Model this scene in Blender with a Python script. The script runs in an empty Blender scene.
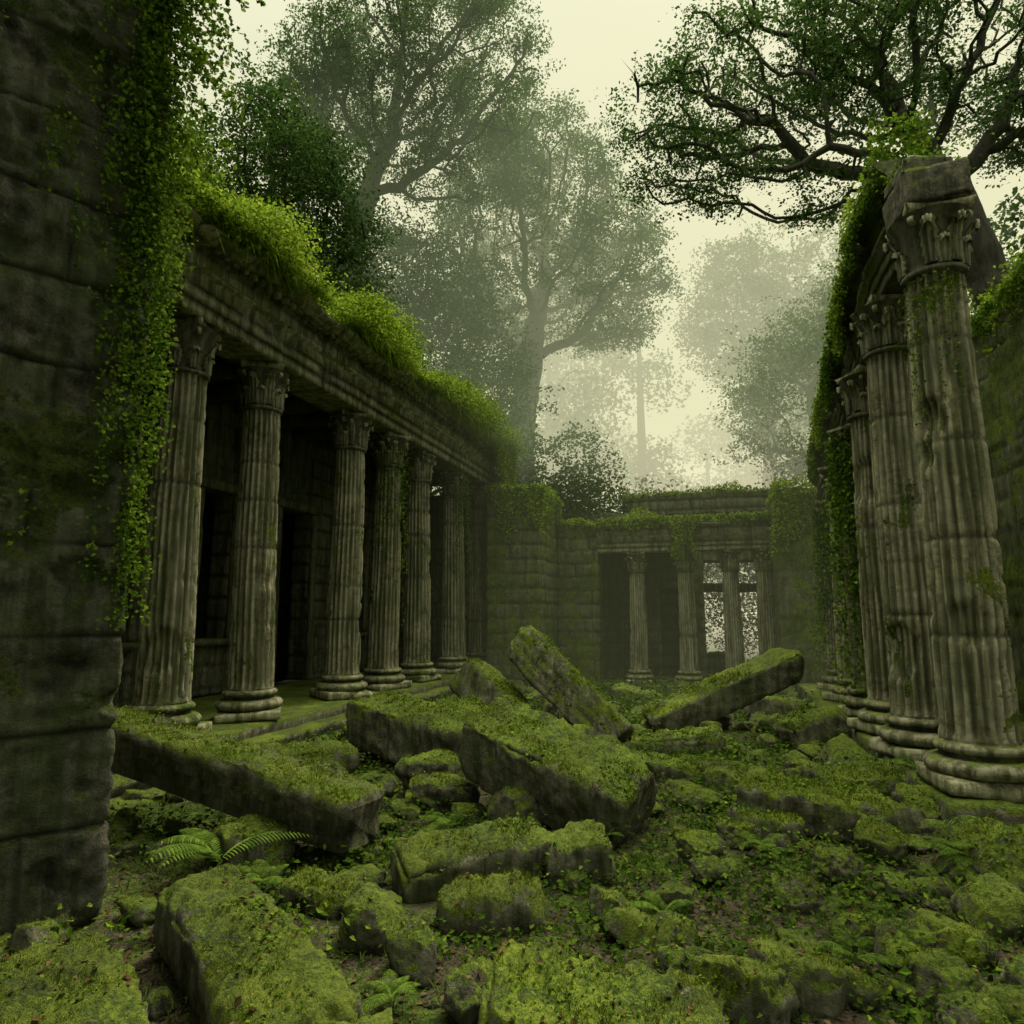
import bpy, math, time
import numpy as np
from mathutils import Vector, Matrix, Euler
T0=time.time()
rng=np.random.default_rng(11)
sc=bpy.context.scene

# ------------------------------------------------------------------ noise
def _h(ix,iy,iz,seed):
    n=(ix*374761393+iy*668265263+iz*1274126177+seed*974634777)&0xFFFFFFFF
    n=((n^(n>>13))*1274126177)&0xFFFFFFFF
    n=n^(n>>16)
    return (n&0xFFFFFF)/float(0xFFFFFF)*2-1
def vnoise(p,seed=0):
    p=np.asarray(p,float); i=np.floor(p).astype(np.int64); f=p-i; f=f*f*(3-2*f)
    r=0
    for dx in (0,1):
        wx=f[:,0] if dx else 1-f[:,0]
        for dy in (0,1):
            wy=f[:,1] if dy else 1-f[:,1]
            for dz in (0,1):
                wz=f[:,2] if dz else 1-f[:,2]
                r=r+wx*wy*wz*_h(i[:,0]+dx,i[:,1]+dy,i[:,2]+dz,seed)
    return r
def fbm(p,o=4,seed=0):
    p=np.asarray(p,float); a=1;s=0;t=0
    for k in range(o):
        s=s+a*vnoise(p*(2**k)+k*17.3,seed+k); t+=a; a*=.5
    return s/t
def sstep(a,b,x):
    t=np.clip((x-a)/(b-a),0,1); return t*t*(3-2*t)

# ------------------------------------------------------------------ mesh builder
class MB:
    def __init__(s): s.v=[];s.f=[];s.m=[];s.n=0;s.c=[]
    def add(s,V,F,mat=0,cav=None):
        V=np.asarray(V,float);F=np.asarray(F,int)
        s.v.append(V);s.f.append(F+s.n);s.m.append(mat);s.n+=len(V)
        s.c.append(np.zeros(len(V)) if cav is None else cav)
    def build(s,name,mats,parent=None,smooth=True):
        V=np.concatenate(s.v)
        me=bpy.data.meshes.new(name)
        me.vertices.add(len(V)); me.vertices.foreach_set('co',V.astype(np.float32).ravel())
        li=np.concatenate([f.ravel() for f in s.f])
        tot=np.concatenate([np.full(len(f),f.shape[1]) for f in s.f])
        mi=np.concatenate([np.full(len(f),m) for f,m in zip(s.f,s.m)])
        st=np.concatenate([[0],np.cumsum(tot)[:-1]])
        me.loops.add(len(li)); me.loops.foreach_set('vertex_index',li.astype(np.int32))
        me.polygons.add(len(tot)); me.polygons.foreach_set('loop_start',st.astype(np.int32))
        me.polygons.foreach_set('material_index',mi.astype(np.int32))
        me.polygons.foreach_set('use_smooth',np.full(len(tot),bool(smooth)))
        a=me.attributes.new('cav','FLOAT','POINT'); a.data.foreach_set('value',np.concatenate(s.c).astype(np.float32))
        me.update(calc_edges=True); me.validate()
        for m in mats: me.materials.append(m)
        o=bpy.data.objects.new(name,me); sc.collection.objects.link(o)
        if parent: o.parent=parent
        return o
def empty(name):
    o=bpy.data.objects.new(name,None); sc.collection.objects.link(o); return o
def rotm(rx,ry,rz): return np.array(Euler((math.radians(rx),math.radians(ry),math.radians(rz)),'XYZ').to_matrix())
def place(V,loc,rot=(0,0,0)): return V@rotm(*rot).T+np.array(loc)

def box_grid(size,res):
    size=np.array(size,float);h=size/2;n=np.maximum(1,np.round(size/res)).astype(int)
    VV=[];FF=[];off=0
    for a in range(3):
        u=(a+1)%3;v=(a+2)%3
        for sg in (-1,1):
            gu=np.linspace(-h[u],h[u],n[u]+1);gv=np.linspace(-h[v],h[v],n[v]+1)
            U,W=np.meshgrid(gu,gv,indexing='ij');P=np.zeros((U.size,3));P[:,u]=U.ravel();P[:,v]=W.ravel();P[:,a]=sg*h[a]
            i,j=np.meshgrid(np.arange(n[u]),np.arange(n[v]),indexing='ij');i=i.ravel();j=j.ravel();k=n[v]+1
            q=np.stack([i*k+j,(i+1)*k+j,(i+1)*k+j+1,i*k+j+1],1)
            if sg<0:q=q[:,::-1]
            VV.append(P);FF.append(q+off);off+=len(P)
    V=np.concatenate(VV);F=np.concatenate(FF)
    key=np.round(V*10000).astype(np.int64)
    _,idx,inv=np.unique(key,axis=0,return_index=True,return_inverse=True)
    return V[idx],inv.reshape(-1)[F]
def rounded(V,h,r):
    h=np.array(h);r=min(r,h.min()*.95)
    q=np.clip(V,-(h-r),h-r);d=V-q;L=np.linalg.norm(d,axis=1,keepdims=True)+1e-9;n=d/L
    return q+n*r,n
def block(size,res=.06,r=.05,rough=.04,seed=0,chip=.1):
    V,F=box_grid(size,res);V,n=rounded(V,np.array(size)/2,r)
    edge=1-np.max(np.abs(n),axis=1)
    big=fbm(V*1.1+seed*7.1,3,seed)
    V=V+n*(rough*(big+.6*fbm(V*4+seed,4,seed+5)+.3*fbm(V*17+seed,2,seed+6)))[:,None]
    c=sstep(-.1,.6,fbm(V*2.2+seed*3.3,3,seed+9))*sstep(.0,.3,edge)
    V=V-n*(chip*c)[:,None]
    rs=np.random.default_rng(seed+900);h=np.array(size)/2
    if chip>.07:
        for _ in range(5):
            sg=rs.choice([-1,1],3);d=sg*rs.uniform(.3,1,3);d/=np.linalg.norm(d);lim=np.abs(d*h).sum()*rs.uniform(.76,.94)
            s=V@d;V=V-d*np.clip(s-lim,0,None)[:,None]*.9
    V[:,2]+=.04*V[:,0]*math.sin(seed*3.1); V[:,1]*=1+.06*np.sin(V[:,0]*1.3+seed)
    return V,F
def rock(size,seed,res=6,rough=.25):
    V,F=box_grid((2,2,2),2/res);n=V/np.linalg.norm(V,axis=1,keepdims=True)
    V=V*.35+n*.75
    V=V*(1+rough*fbm(V*1.2+seed*5.7,3,seed)+.10*fbm(V*4+seed,3,seed))[:,None]
    rs=np.random.default_rng(seed)
    for _ in range(6):
        d=rs.normal(size=3);d/=np.linalg.norm(d);s=V@d;lim=.66+.24*rs.random();V=V-d*np.clip(s-lim,0,None)[:,None]*.88
    return V*np.array(size)/2,F
def masonry(lo,hi,res=.08,ch=.45,bl=.9,groove=.03,gw=.022,seed=0,rag=0.,rough=.025,r=.03,soft=.02,fine=0.):
    lo=np.array(lo,float);hi=np.array(hi,float);c=(lo+hi)/2;size=hi-lo
    V,F=box_grid(size,res);V,n=rounded(V,size/2,r);P=V+c
    ax=np.abs(n);s=np.where(ax[:,0]>ax[:,1],P[:,1],P[:,0])
    zz=P[:,2]+.012*vnoise(P*1.5,seed)
    row=np.floor(zz/ch).astype(np.int64)
    off=_h(row,row*0,row*0,seed)*bl*.5
    bi=np.floor((s+off)/bl).astype(np.int64)
    dz=np.abs(zz/ch-np.round(zz/ch))*ch; ds=np.abs((s+off)/bl-np.round((s+off)/bl))*bl
    d=np.minimum(dz,ds)
    g=np.exp(-(d/gw)**2)
    side=1-sstep(.5,.9,ax[:,2])
    per=_h(row,bi,np.where(ax[:,0]>ax[:,1],1,0),seed+7)*.012
    er=fbm(P*1.7+seed,4,seed+2);pit=sstep(.25,.6,fbm(P*4.5,3,seed+4))
    disp=-(groove*g*side*(.5+.7*sstep(-.3,.5,er)))+per*side+rough*er-.03*pit
    disp-= soft*np.exp(-(d/(gw*2.4))**2)*side*sstep(-.1,.4,fbm(P*2.3,2,seed+8))
    if fine>0:
        disp+=fine*fbm(P*9,4,seed+13)-fine*1.6*sstep(.15,.4,fbm(P*3.1+9,4,seed+17))
    P=P+n*disp[:,None]
    if rag>0:
        f=(P[:,2]-lo[2])/size[2]
        q=np.stack([np.floor(P[:,0]/bl*1.3+.3),np.floor(P[:,1]/bl*1.3+.3),np.zeros(len(P))],1)
        stepn=_h(q[:,0].astype(np.int64),q[:,1].astype(np.int64),q[:,2].astype(np.int64),seed)*.5+.5
        P[:,2]-=rag*(.5*(fbm(P*np.array([.8,.8,0])+seed,3,seed)*.5+.5)+.5*stepn)*np.clip(f,0,1)**3
    return P,F,g*side

# ------------------------------------------------------------------ node helpers
def newmat(name):
    m=bpy.data.materials.new(name);m.use_nodes=True;nt=m.node_tree;nt.nodes.clear();return m,nt
class G:
    def __init__(s,nt): s.nt=nt
    def n(s,t,**k):
        x=s.nt.nodes.new(t)
        for a,b in k.items(): setattr(x,a,b)
        return x
    def l(s,a,b):
        if isinstance(a,(int,float)): b.default_value=a
        elif isinstance(a,tuple): b.default_value=a if len(a)==len(b.default_value) else tuple(a)+(1,)
        else: s.nt.links.new(a,b)
    def noise(s,vec,scale,detail=6,rough=.6,dist=0):
        x=s.n('ShaderNodeTexNoise');s.l(vec,x.inputs['Vector']);x.inputs['Scale'].default_value=scale;x.inputs['Detail'].default_value=detail;x.inputs['Roughness'].default_value=rough;x.inputs['Distortion'].default_value=dist;return x.outputs['Fac']
    def ramp(s,f,stops):
        x=s.n('ShaderNodeValToRGB');s.l(f,x.inputs[0]);e=x.color_ramp.elements
        while len(e)<len(stops): e.new(.5)
        for k,(p,c) in zip(e,stops): k.position=p;k.color=tuple(c)+(1,) if len(c)==3 else c
        return x.outputs[0]
    def mix(s,f,a,b,bt='MIX'):
        x=s.n('ShaderNodeMix',data_type='RGBA',blend_type=bt);s.l(f,x.inputs[0]);s.l(a,x.inputs[6]);s.l(b,x.inputs[7]);return x.outputs[2]
    def m(s,op,a,b=0.,c=0.):
        x=s.n('ShaderNodeMath',operation=op);s.l(a,x.inputs[0]);s.l(b,x.inputs[1]);s.l(c,x.inputs[2]);return x.outputs[0]
    def mr(s,v,a,b,c=0.,d=1.):
        x=s.n('ShaderNodeMapRange');x.interpolation_type='SMOOTHSTEP'
        s.l(v,x.inputs[0]);x.inputs[1].default_value=a;x.inputs[2].default_value=b;x.inputs[3].default_value=c;x.inputs[4].default_value=d;return x.outputs[0]
def stone(name,dark=(.05,.047,.038),mid=(.17,.16,.125),light=(.33,.31,.25),moss=0.,vert=0.,algae=.5,mossbright=1.,bump=.035,patch=2.8):
    m,nt=newmat(name);g=G(nt)
    geo=g.n('ShaderNodeNewGeometry');pos=geo.outputs['Position']
    sx=g.n('ShaderNodeSeparateXYZ');g.l(geo.outputs['Normal'],sx.inputs[0]);nz=sx.outputs[2]
    mp=g.n('ShaderNodeMapping');g.l(pos,mp.inputs[0]);mp.inputs['Scale'].default_value=(7,7,.5)
    n1=g.noise(pos,1.3,3,.65);n2=g.noise(pos,8,7,.82);st=g.noise(mp.outputs[0],1.0,3,.7)
    f=g.m('ADD',g.m('MULTIPLY',n1,.4),g.m('MULTIPLY',n2,.6))
    col=g.ramp(f,[(.38,dark),(.48,mid),(.60,light)])
    col=g.mix(g.mr(st,.44,.62),col,g.mix(1.,col,(.44,.44,.35),'MULTIPLY'))
    al=g.mr(g.m('ADD',g.m('MULTIPLY',n1,.5),g.m('ADD',g.m('MULTIPLY',st,.3),g.m('MULTIPLY',n2,.2))),.58-.22*algae,.68-.18*algae)
    col=g.mix(g.m('MULTIPLY',al,.64),col,(.055,.078,.02))
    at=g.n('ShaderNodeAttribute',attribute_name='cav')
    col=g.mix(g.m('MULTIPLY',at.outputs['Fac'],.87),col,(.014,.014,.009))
    mn=g.noise(pos,2.6,5,.8)
    v=g.m('ADD',nz,g.m('MULTIPLY',g.m('SUBTRACT',mn,.5),patch))
    mk=g.mr(v,.55-moss,.80-moss)
    if vert>0:
        vv=g.mr(g.noise(pos,.8,6,.78,.3),.66-vert*.22,.695-vert*.22)
        mk=g.m('MAXIMUM',mk,vv)
    b=mossbright;mh=g.noise(pos,34,3,.8)
    mc=g.ramp(g.m('ADD',g.m('MULTIPLY',mn,.6),g.m('MULTIPLY',mh,.4)),
        [(.37,(.012*b,.020*b,.003*b)),(.46,(.050*b,.078*b,.006*b)),(.54,(.13*b,.178*b,.012*b)),(.66,(.24*b,.285*b,.025*b))])
    mc=g.mix(g.mr(n1,.40,.60),mc,g.mix(1.,mc,(.60,.60,.6),'MULTIPLY'))
    col=g.mix(mk,col,mc)
    hh=g.m('ADD',g.m('MULTIPLY',n2,1.),g.m('MULTIPLY',mh,.45))
    bp=g.n('ShaderNodeBump');g.l(hh,bp.inputs['Height']);bp.inputs['Strength'].default_value=1.;bp.inputs['Distance'].default_value=bump
    p=g.n('ShaderNodeBsdfPrincipled');g.l(col,p.inputs['Base Color']);g.l(bp.outputs[0],p.inputs['Normal']);p.inputs['Roughness'].default_value=.82
    p.inputs['Specular IOR Level'].default_value=.3
    o=g.n('ShaderNodeOutputMaterial');g.l(p.outputs[0],o.inputs[0]);return m
def leafmat(name,cols,trans=.35):
    m,nt=newmat(name);g=G(nt);geo=g.n('ShaderNodeNewGeometry')
    f=g.m('ADD',g.m('MULTIPLY',geo.outputs['Random Per Island'],.55),g.m('MULTIPLY',g.noise(geo.outputs['Position'],.8,1,.6),.45))
    c=g.ramp(f,[(.2,cols[0]),(.5,cols[1]),(.8,cols[2])])
    d=g.n('ShaderNodeBsdfDiffuse');t=g.n('ShaderNodeBsdfTranslucent');g.l(c,d.inputs[0]);g.l(c,t.inputs[0])
    mx=g.n('ShaderNodeMixShader');mx.inputs[0].default_value=trans;g.l(d.outputs[0],mx.inputs[1]);g.l(t.outputs[0],mx.inputs[2])
    o=g.n('ShaderNodeOutputMaterial');g.l(mx.outputs[0],o.inputs[0]);return m
M_col=stone('weathered_column_stone',(.11,.105,.065),(.36,.34,.23),(.62,.58,.43),moss=-.25,vert=.36,algae=.58,bump=.03)
M_ent=stone('entablature_stone',(.08,.076,.05),(.29,.275,.19),(.50,.475,.34),moss=.35,vert=.35,algae=.6)
M_pal=stone('pale_column_stone',(.18,.17,.11),(.46,.44,.31),(.66,.63,.48),moss=-.1,vert=.2,algae=.3)
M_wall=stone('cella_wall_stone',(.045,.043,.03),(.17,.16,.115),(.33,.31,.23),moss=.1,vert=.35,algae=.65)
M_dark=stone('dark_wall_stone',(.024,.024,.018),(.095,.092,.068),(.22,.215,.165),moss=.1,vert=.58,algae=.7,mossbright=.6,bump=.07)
M_green=stone('mossy_wall_stone',(.055,.052,.035),(.20,.19,.135),(.36,.34,.25),moss=.3,vert=.8,algae=.9,mossbright=1.1,bump=.05)
M_block=stone('mossy_block_stone',(.035,.033,.023),(.15,.14,.10),(.33,.31,.24),moss=.26,vert=.2,algae=.6,mossbright=1.15,bump=.05,patch=3.5)
M_leafA=leafmat('tree_leaf',[(.022,.052,.012),(.052,.105,.024),(.105,.175,.04)],.45)
M_leafB=leafmat('ivy_leaf',[(.032,.065,.008),(.085,.155,.016),(.19,.28,.03)])
M_leafC=leafmat('bright_leaf',[(.065,.12,.012),(.18,.27,.025),(.35,.44,.05)])
M_leafG=leafmat('undergrowth_leaf',[(.016,.036,.007),(.048,.09,.013),(.12,.17,.025)])
M_fern=leafmat('fern_leaf',[(.035,.07,.012),(.09,.15,.025),(.16,.23,.04)])
M_mossf=leafmat('moss_fibre',[(.022,.036,.004),(.10,.14,.010),(.26,.31,.03)],.35)
M_litter=leafmat('leaf_litter',[(.035,.022,.012),(.09,.055,.03),(.17,.12,.07)],.1)
def barkmat():
    m,nt=newmat('bark');g=G(nt);geo=g.n('ShaderNodeNewGeometry');pos=geo.outputs['Position']
    mp=g.n('ShaderNodeMapping');g.l(pos,mp.inputs[0]);mp.inputs['Scale'].default_value=(6,6,1.2)
    n=g.noise(mp.outputs[0],1.5,4,.7);c=g.ramp(n,[(.35,(.02,.018,.013)),(.55,(.055,.05,.036)),(.7,(.05,.065,.025))])
    bp=g.n('ShaderNodeBump');g.l(n,bp.inputs['Height']);bp.inputs['Distance'].default_value=.08
    p=g.n('ShaderNodeBsdfPrincipled');g.l(c,p.inputs['Base Color']);g.l(bp.outputs[0],p.inputs['Normal']);p.inputs['Roughness'].default_value=.9
    o=g.n('ShaderNodeOutputMaterial');g.l(p.outputs[0],o.inputs[0]);return m
M_bark=barkmat()
def groundmat():
    m,nt=newmat('forest_floor');g=G(nt);geo=g.n('ShaderNodeNewGeometry');pos=geo.outputs['Position']
    a=g.noise(pos,7,5,.75,.3);b=g.noise(pos,1.0,4,.7,.5);c3=g.noise(pos,45,2,.7)
    dirt=g.ramp(g.m('ADD',g.m('MULTIPLY',a,.6),g.m('MULTIPLY',c3,.4)),[(.38,(.014,.012,.008)),(.5,(.05,.04,.026)),(.63,(.12,.10,.07))])
    mc=g.ramp(g.m('ADD',g.m('MULTIPLY',a,.6),g.m('MULTIPLY',c3,.4)),[(.36,(.010,.018,.003)),(.48,(.032,.052,.007)),(.58,(.07,.10,.013)),(.68,(.13,.16,.025))])
    mk=g.mr(g.m('ADD',g.m('MULTIPLY',b,.7),g.m('MULTIPLY',a,.3)),.46,.54)
    col=g.mix(mk,dirt,mc)
    h=g.m('ADD',a,g.m('MULTIPLY',c3,.6))
    bp=g.n('ShaderNodeBump');g.l(h,bp.inputs['Height']);bp.inputs['Distance'].default_value=.05
    p=g.n('ShaderNodeBsdfPrincipled');g.l(col,p.inputs['Base Color']);g.l(bp.outputs[0],p.inputs['Normal']);p.inputs['Roughness'].default_value=.9
    p.inputs['Specular IOR Level'].default_value=.2
    o=g.n('ShaderNodeOutputMaterial');g.l(p.outputs[0],o.inputs[0]);return m
M_ground=groundmat()

# ------------------------------------------------------------------ foliage helpers
def unit(a): return a/(np.linalg.norm(a,axis=1,keepdims=True)+1e-9)
def leaves(mb,C,size,nrm=(0,0,1),bias=.6,mat=0,aspect=.5,down=0.):
    N=len(C)
    if N==0:return
    size=np.broadcast_to(size,(N,))[:,None]
    n=unit(rng.normal(size=(N,3))+np.array(nrm)*bias*2)
    a=rng.normal(size=(N,3));a[:,2]-=down;a=unit(a-n*np.sum(a*n,1,keepdims=True));b=np.cross(n,a)
    v=np.stack([C-a*size*.5,C+b*size*aspect*.6+n*size*.12-a*size*.05,C+a*size*.55-n*size*.1,C-b*size*aspect*.6+n*size*.12-a*size*.05],1).reshape(-1,3)
    mb.add(v,np.arange(4*N).reshape(-1,4),mat)
def blades(mb,P,D,L,W,droop,mat=0):
    N=len(P)
    if N==0:return
    D=unit(D);side=unit(np.cross(D,np.array([0,0,1.])+1e-3));L=np.broadcast_to(L,(N,))[:,None];W=np.broadcast_to(W,(N,))[:,None];dr=np.broadcast_to(droop,(N,))[:,None]
    rows=[]
    for t,w in ((0,.6),(.35,1),(.7,.7),(1,.06)):
        c=P+D*L*t-np.array([0,0,1.])*L*dr*t*t
        rows+= [c-side*W*w*.5,c+side*W*w*.5]
    v=np.stack(rows,1).reshape(-1,3);base=np.arange(N)[:,None]*8
    f=np.concatenate([base+np.array([0,1,3,2]),base+np.array([2,3,5,4]),base+np.array([4,5,7,6])])
    mb.add(v,f,mat)
def spikes(mb,P,D,L,W,mat=0):
    N=len(P);D=unit(D);s=unit(np.cross(D,rng.normal(size=(N,3))));L=np.broadcast_to(L,(N,))[:,None];W=np.broadcast_to(W,(N,))[:,None]
    v=np.stack([P-s*W*.5,P+s*W*.5,P+D*L],1).reshape(-1,3);mb.add(v,np.arange(3*N).reshape(-1,3),mat)
def fern(mb,pos,nf=9,L=.5,mat=0,tilt=1.15):
    P=[];D=[];LL=[]
    for k in range(nf):
        a=rng.uniform(0,2*math.pi);el=rng.uniform(.6,1.15)*tilt;l=L*rng.uniform(.7,1.15)
        d=np.array([math.cos(a)*math.cos(el),math.sin(a)*math.cos(el),math.sin(el)]);h=np.array([math.cos(a),math.sin(a),0]);s=np.array([-math.sin(a),math.cos(a),0])
        t=np.linspace(.1,1,26)
        sp=pos+d*l*t[:,None]+h*(l*.45*t**2)[:,None]-np.array([0,0,1])*(l*.55*t**2.4)[:,None]
        ll=l*.24*np.sin(np.pi*np.clip(t*.85+.15,0,1))**.8+.006
        fd=unit(np.gradient(sp,axis=0))
        for sg in (-1,1):
            P.append(sp);D.append(s*sg+fd*.5);LL.append(ll)
    blades(mb,np.concatenate(P),np.concatenate(D),np.concatenate(LL),L*.026,.25,mat)
def strand(start,L,step=.035,sway=.02,out=(0,0,0)):
    k=max(3,int(L/step));d=rng.normal(size=(k,3))*sway;d[:,2]=-step;d+=np.array(out)*.01
    c=np.array(start)+np.cumsum(d,0);return c
def ivy_plane(mb,o,u,nrm,width,lenf,count,leaf=.07,thick=.05,mat=0):
    u=np.array(u,float);nrm=np.array(nrm,float);C=[]
    for k in range(count):
        s=rng.uniform(0,width);L=lenf(s)*rng.uniform(.3,1.05)
        if L<.08: continue
        st=np.array(o)+u*s+nrm*rng.uniform(.01,thick)
        c=strand(st,L);c=c-nrm*((c-st)@nrm)[:,None]*.8
        c=np.repeat(c,2,0)+rng.normal(size=(len(c)*2,3))*.035
        C.append(c)
    C=np.concatenate(C);leaves(mb,C,rng.uniform(.6,1.2,len(C))*leaf,nrm*1.,.8,mat,.75,1.2)
def cushion(W,F,amp,seed,sc_=7.):
    """raise rounded moss cushions on the upward-facing parts of a placed stone"""
    a,b,c,d=W[F[:,0]],W[F[:,1]],W[F[:,2]],W[F[:,3]];fn=np.cross(c-a,d-b);n=np.zeros_like(W)
    for k in range(4): np.add.at(n,F[:,k],fn)
    n=unit(n);m=sstep(.15,.6,n[:,2])
    e=np.abs(fbm(W*sc_,3,seed));f=np.clip(fbm(W*2.1,3,seed+3)+.35,0,1)
    return W+(n*.5+np.array([0,0,.5]))*(amp*m*(1-np.minimum(e*3.2,1))*(.35+f))[:,None]
def fuzz(mb,V,F,dens,seed,L=.028,zmin=.50,W=.006):
    """short moss fibres, clover-like leaflets and a few fallen leaves on the upward faces of a placed stone"""
    a,b,c,d=V[F[:,0]],V[F[:,1]],V[F[:,2]],V[F[:,3]];cr=np.cross(c-a,d-b);ar=np.linalg.norm(cr,axis=1)/2;n=cr/(2*ar[:,None]+1e-9)
    cen=(a+b+c+d)/4;m=sstep(zmin,zmin+.3,n[:,2]+1.4*fbm(cen*2.5,4,77));w=ar*m;N=int(w.sum()*dens*.8)
    if N<10: return
    idx=rng.choice(len(F),N,p=w/w.sum());u=rng.random((N,1));v=rng.random((N,1))
    P=(a[idx]*(1-u)+b[idx]*u)*(1-v)+(d[idx]*(1-u)+c[idx]*u)*v
    cl=.4+1.5*np.clip(fbm(P*7,3,seed)+.25,0,1)
    spikes(mb,P-n[idx]*.004,n[idx]+rng.normal(size=(N,3))*.5+np.array([0,0,.3]),rng.uniform(.4,1.1,N)*L*cl,W)
    q=P[:N//9];q=q[fbm(q*3.1,3,seed+5)>.08]
    if len(q): leaves(mb,q+rng.random((len(q),1))*np.array([0,0,L*1.2]),rng.uniform(.7,1.4,len(q))*W*3.2,(0,0,1),.9,2,.8)
    k=N//90
    if k: leaves(mb,P[:k]+np.array([0,0,.01]),rng.uniform(.02,.05,k),(0,0,1),1.4,1,.6)

# ------------------------------------------------------------------ ground
def gh(x,y):
    x=np.asarray(x,float);y=np.asarray(y,float);p=np.stack([x,y,x*0],-1).reshape(-1,3)
    z=.11*fbm(p*.55+3,4,3)+.035*fbm(p*2.6,3,8)
    z=z.reshape(x.shape)-.28*sstep(12,22,y)+.10*sstep(.9,2.2,x)*sstep(3,8,y)-.05
    z=z+1.5*sstep(28,60,y)+.9*sstep(10,40,np.abs(x))
    return z
def axis(a,b,st,far):
    c=np.arange(a,b+st,st);k=1.;L=[];R=[];d=st
    x=a
    while x>-far: d*=1.25;x-=d;L.append(x)
    d=st;x=c[-1]
    while x<far: d*=1.25;x+=d;R.append(x)
    return np.array(L[::-1]+list(c)+R)
gx=axis(-9,6,.09,600);gy=axis(1,23,.09,600)
X,Y=np.meshgrid(gx,gy,indexing='ij');V=np.stack([X.ravel(),Y.ravel(),gh(X,Y).ravel()],1)
i,j=np.meshgrid(np.arange(len(gx)-1),np.arange(len(gy)-1),indexing='ij');i=i.ravel();j=j.ravel();k=len(gy)
mb=MB();mb.add(V,np.stack([i*k+j,(i+1)*k+j,(i+1)*k+j+1,i*k+j+1],1));mb.build('ground',[M_ground])
def ghp(x,y): return float(gh(np.array([x]),np.array([y]))[0])

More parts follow.
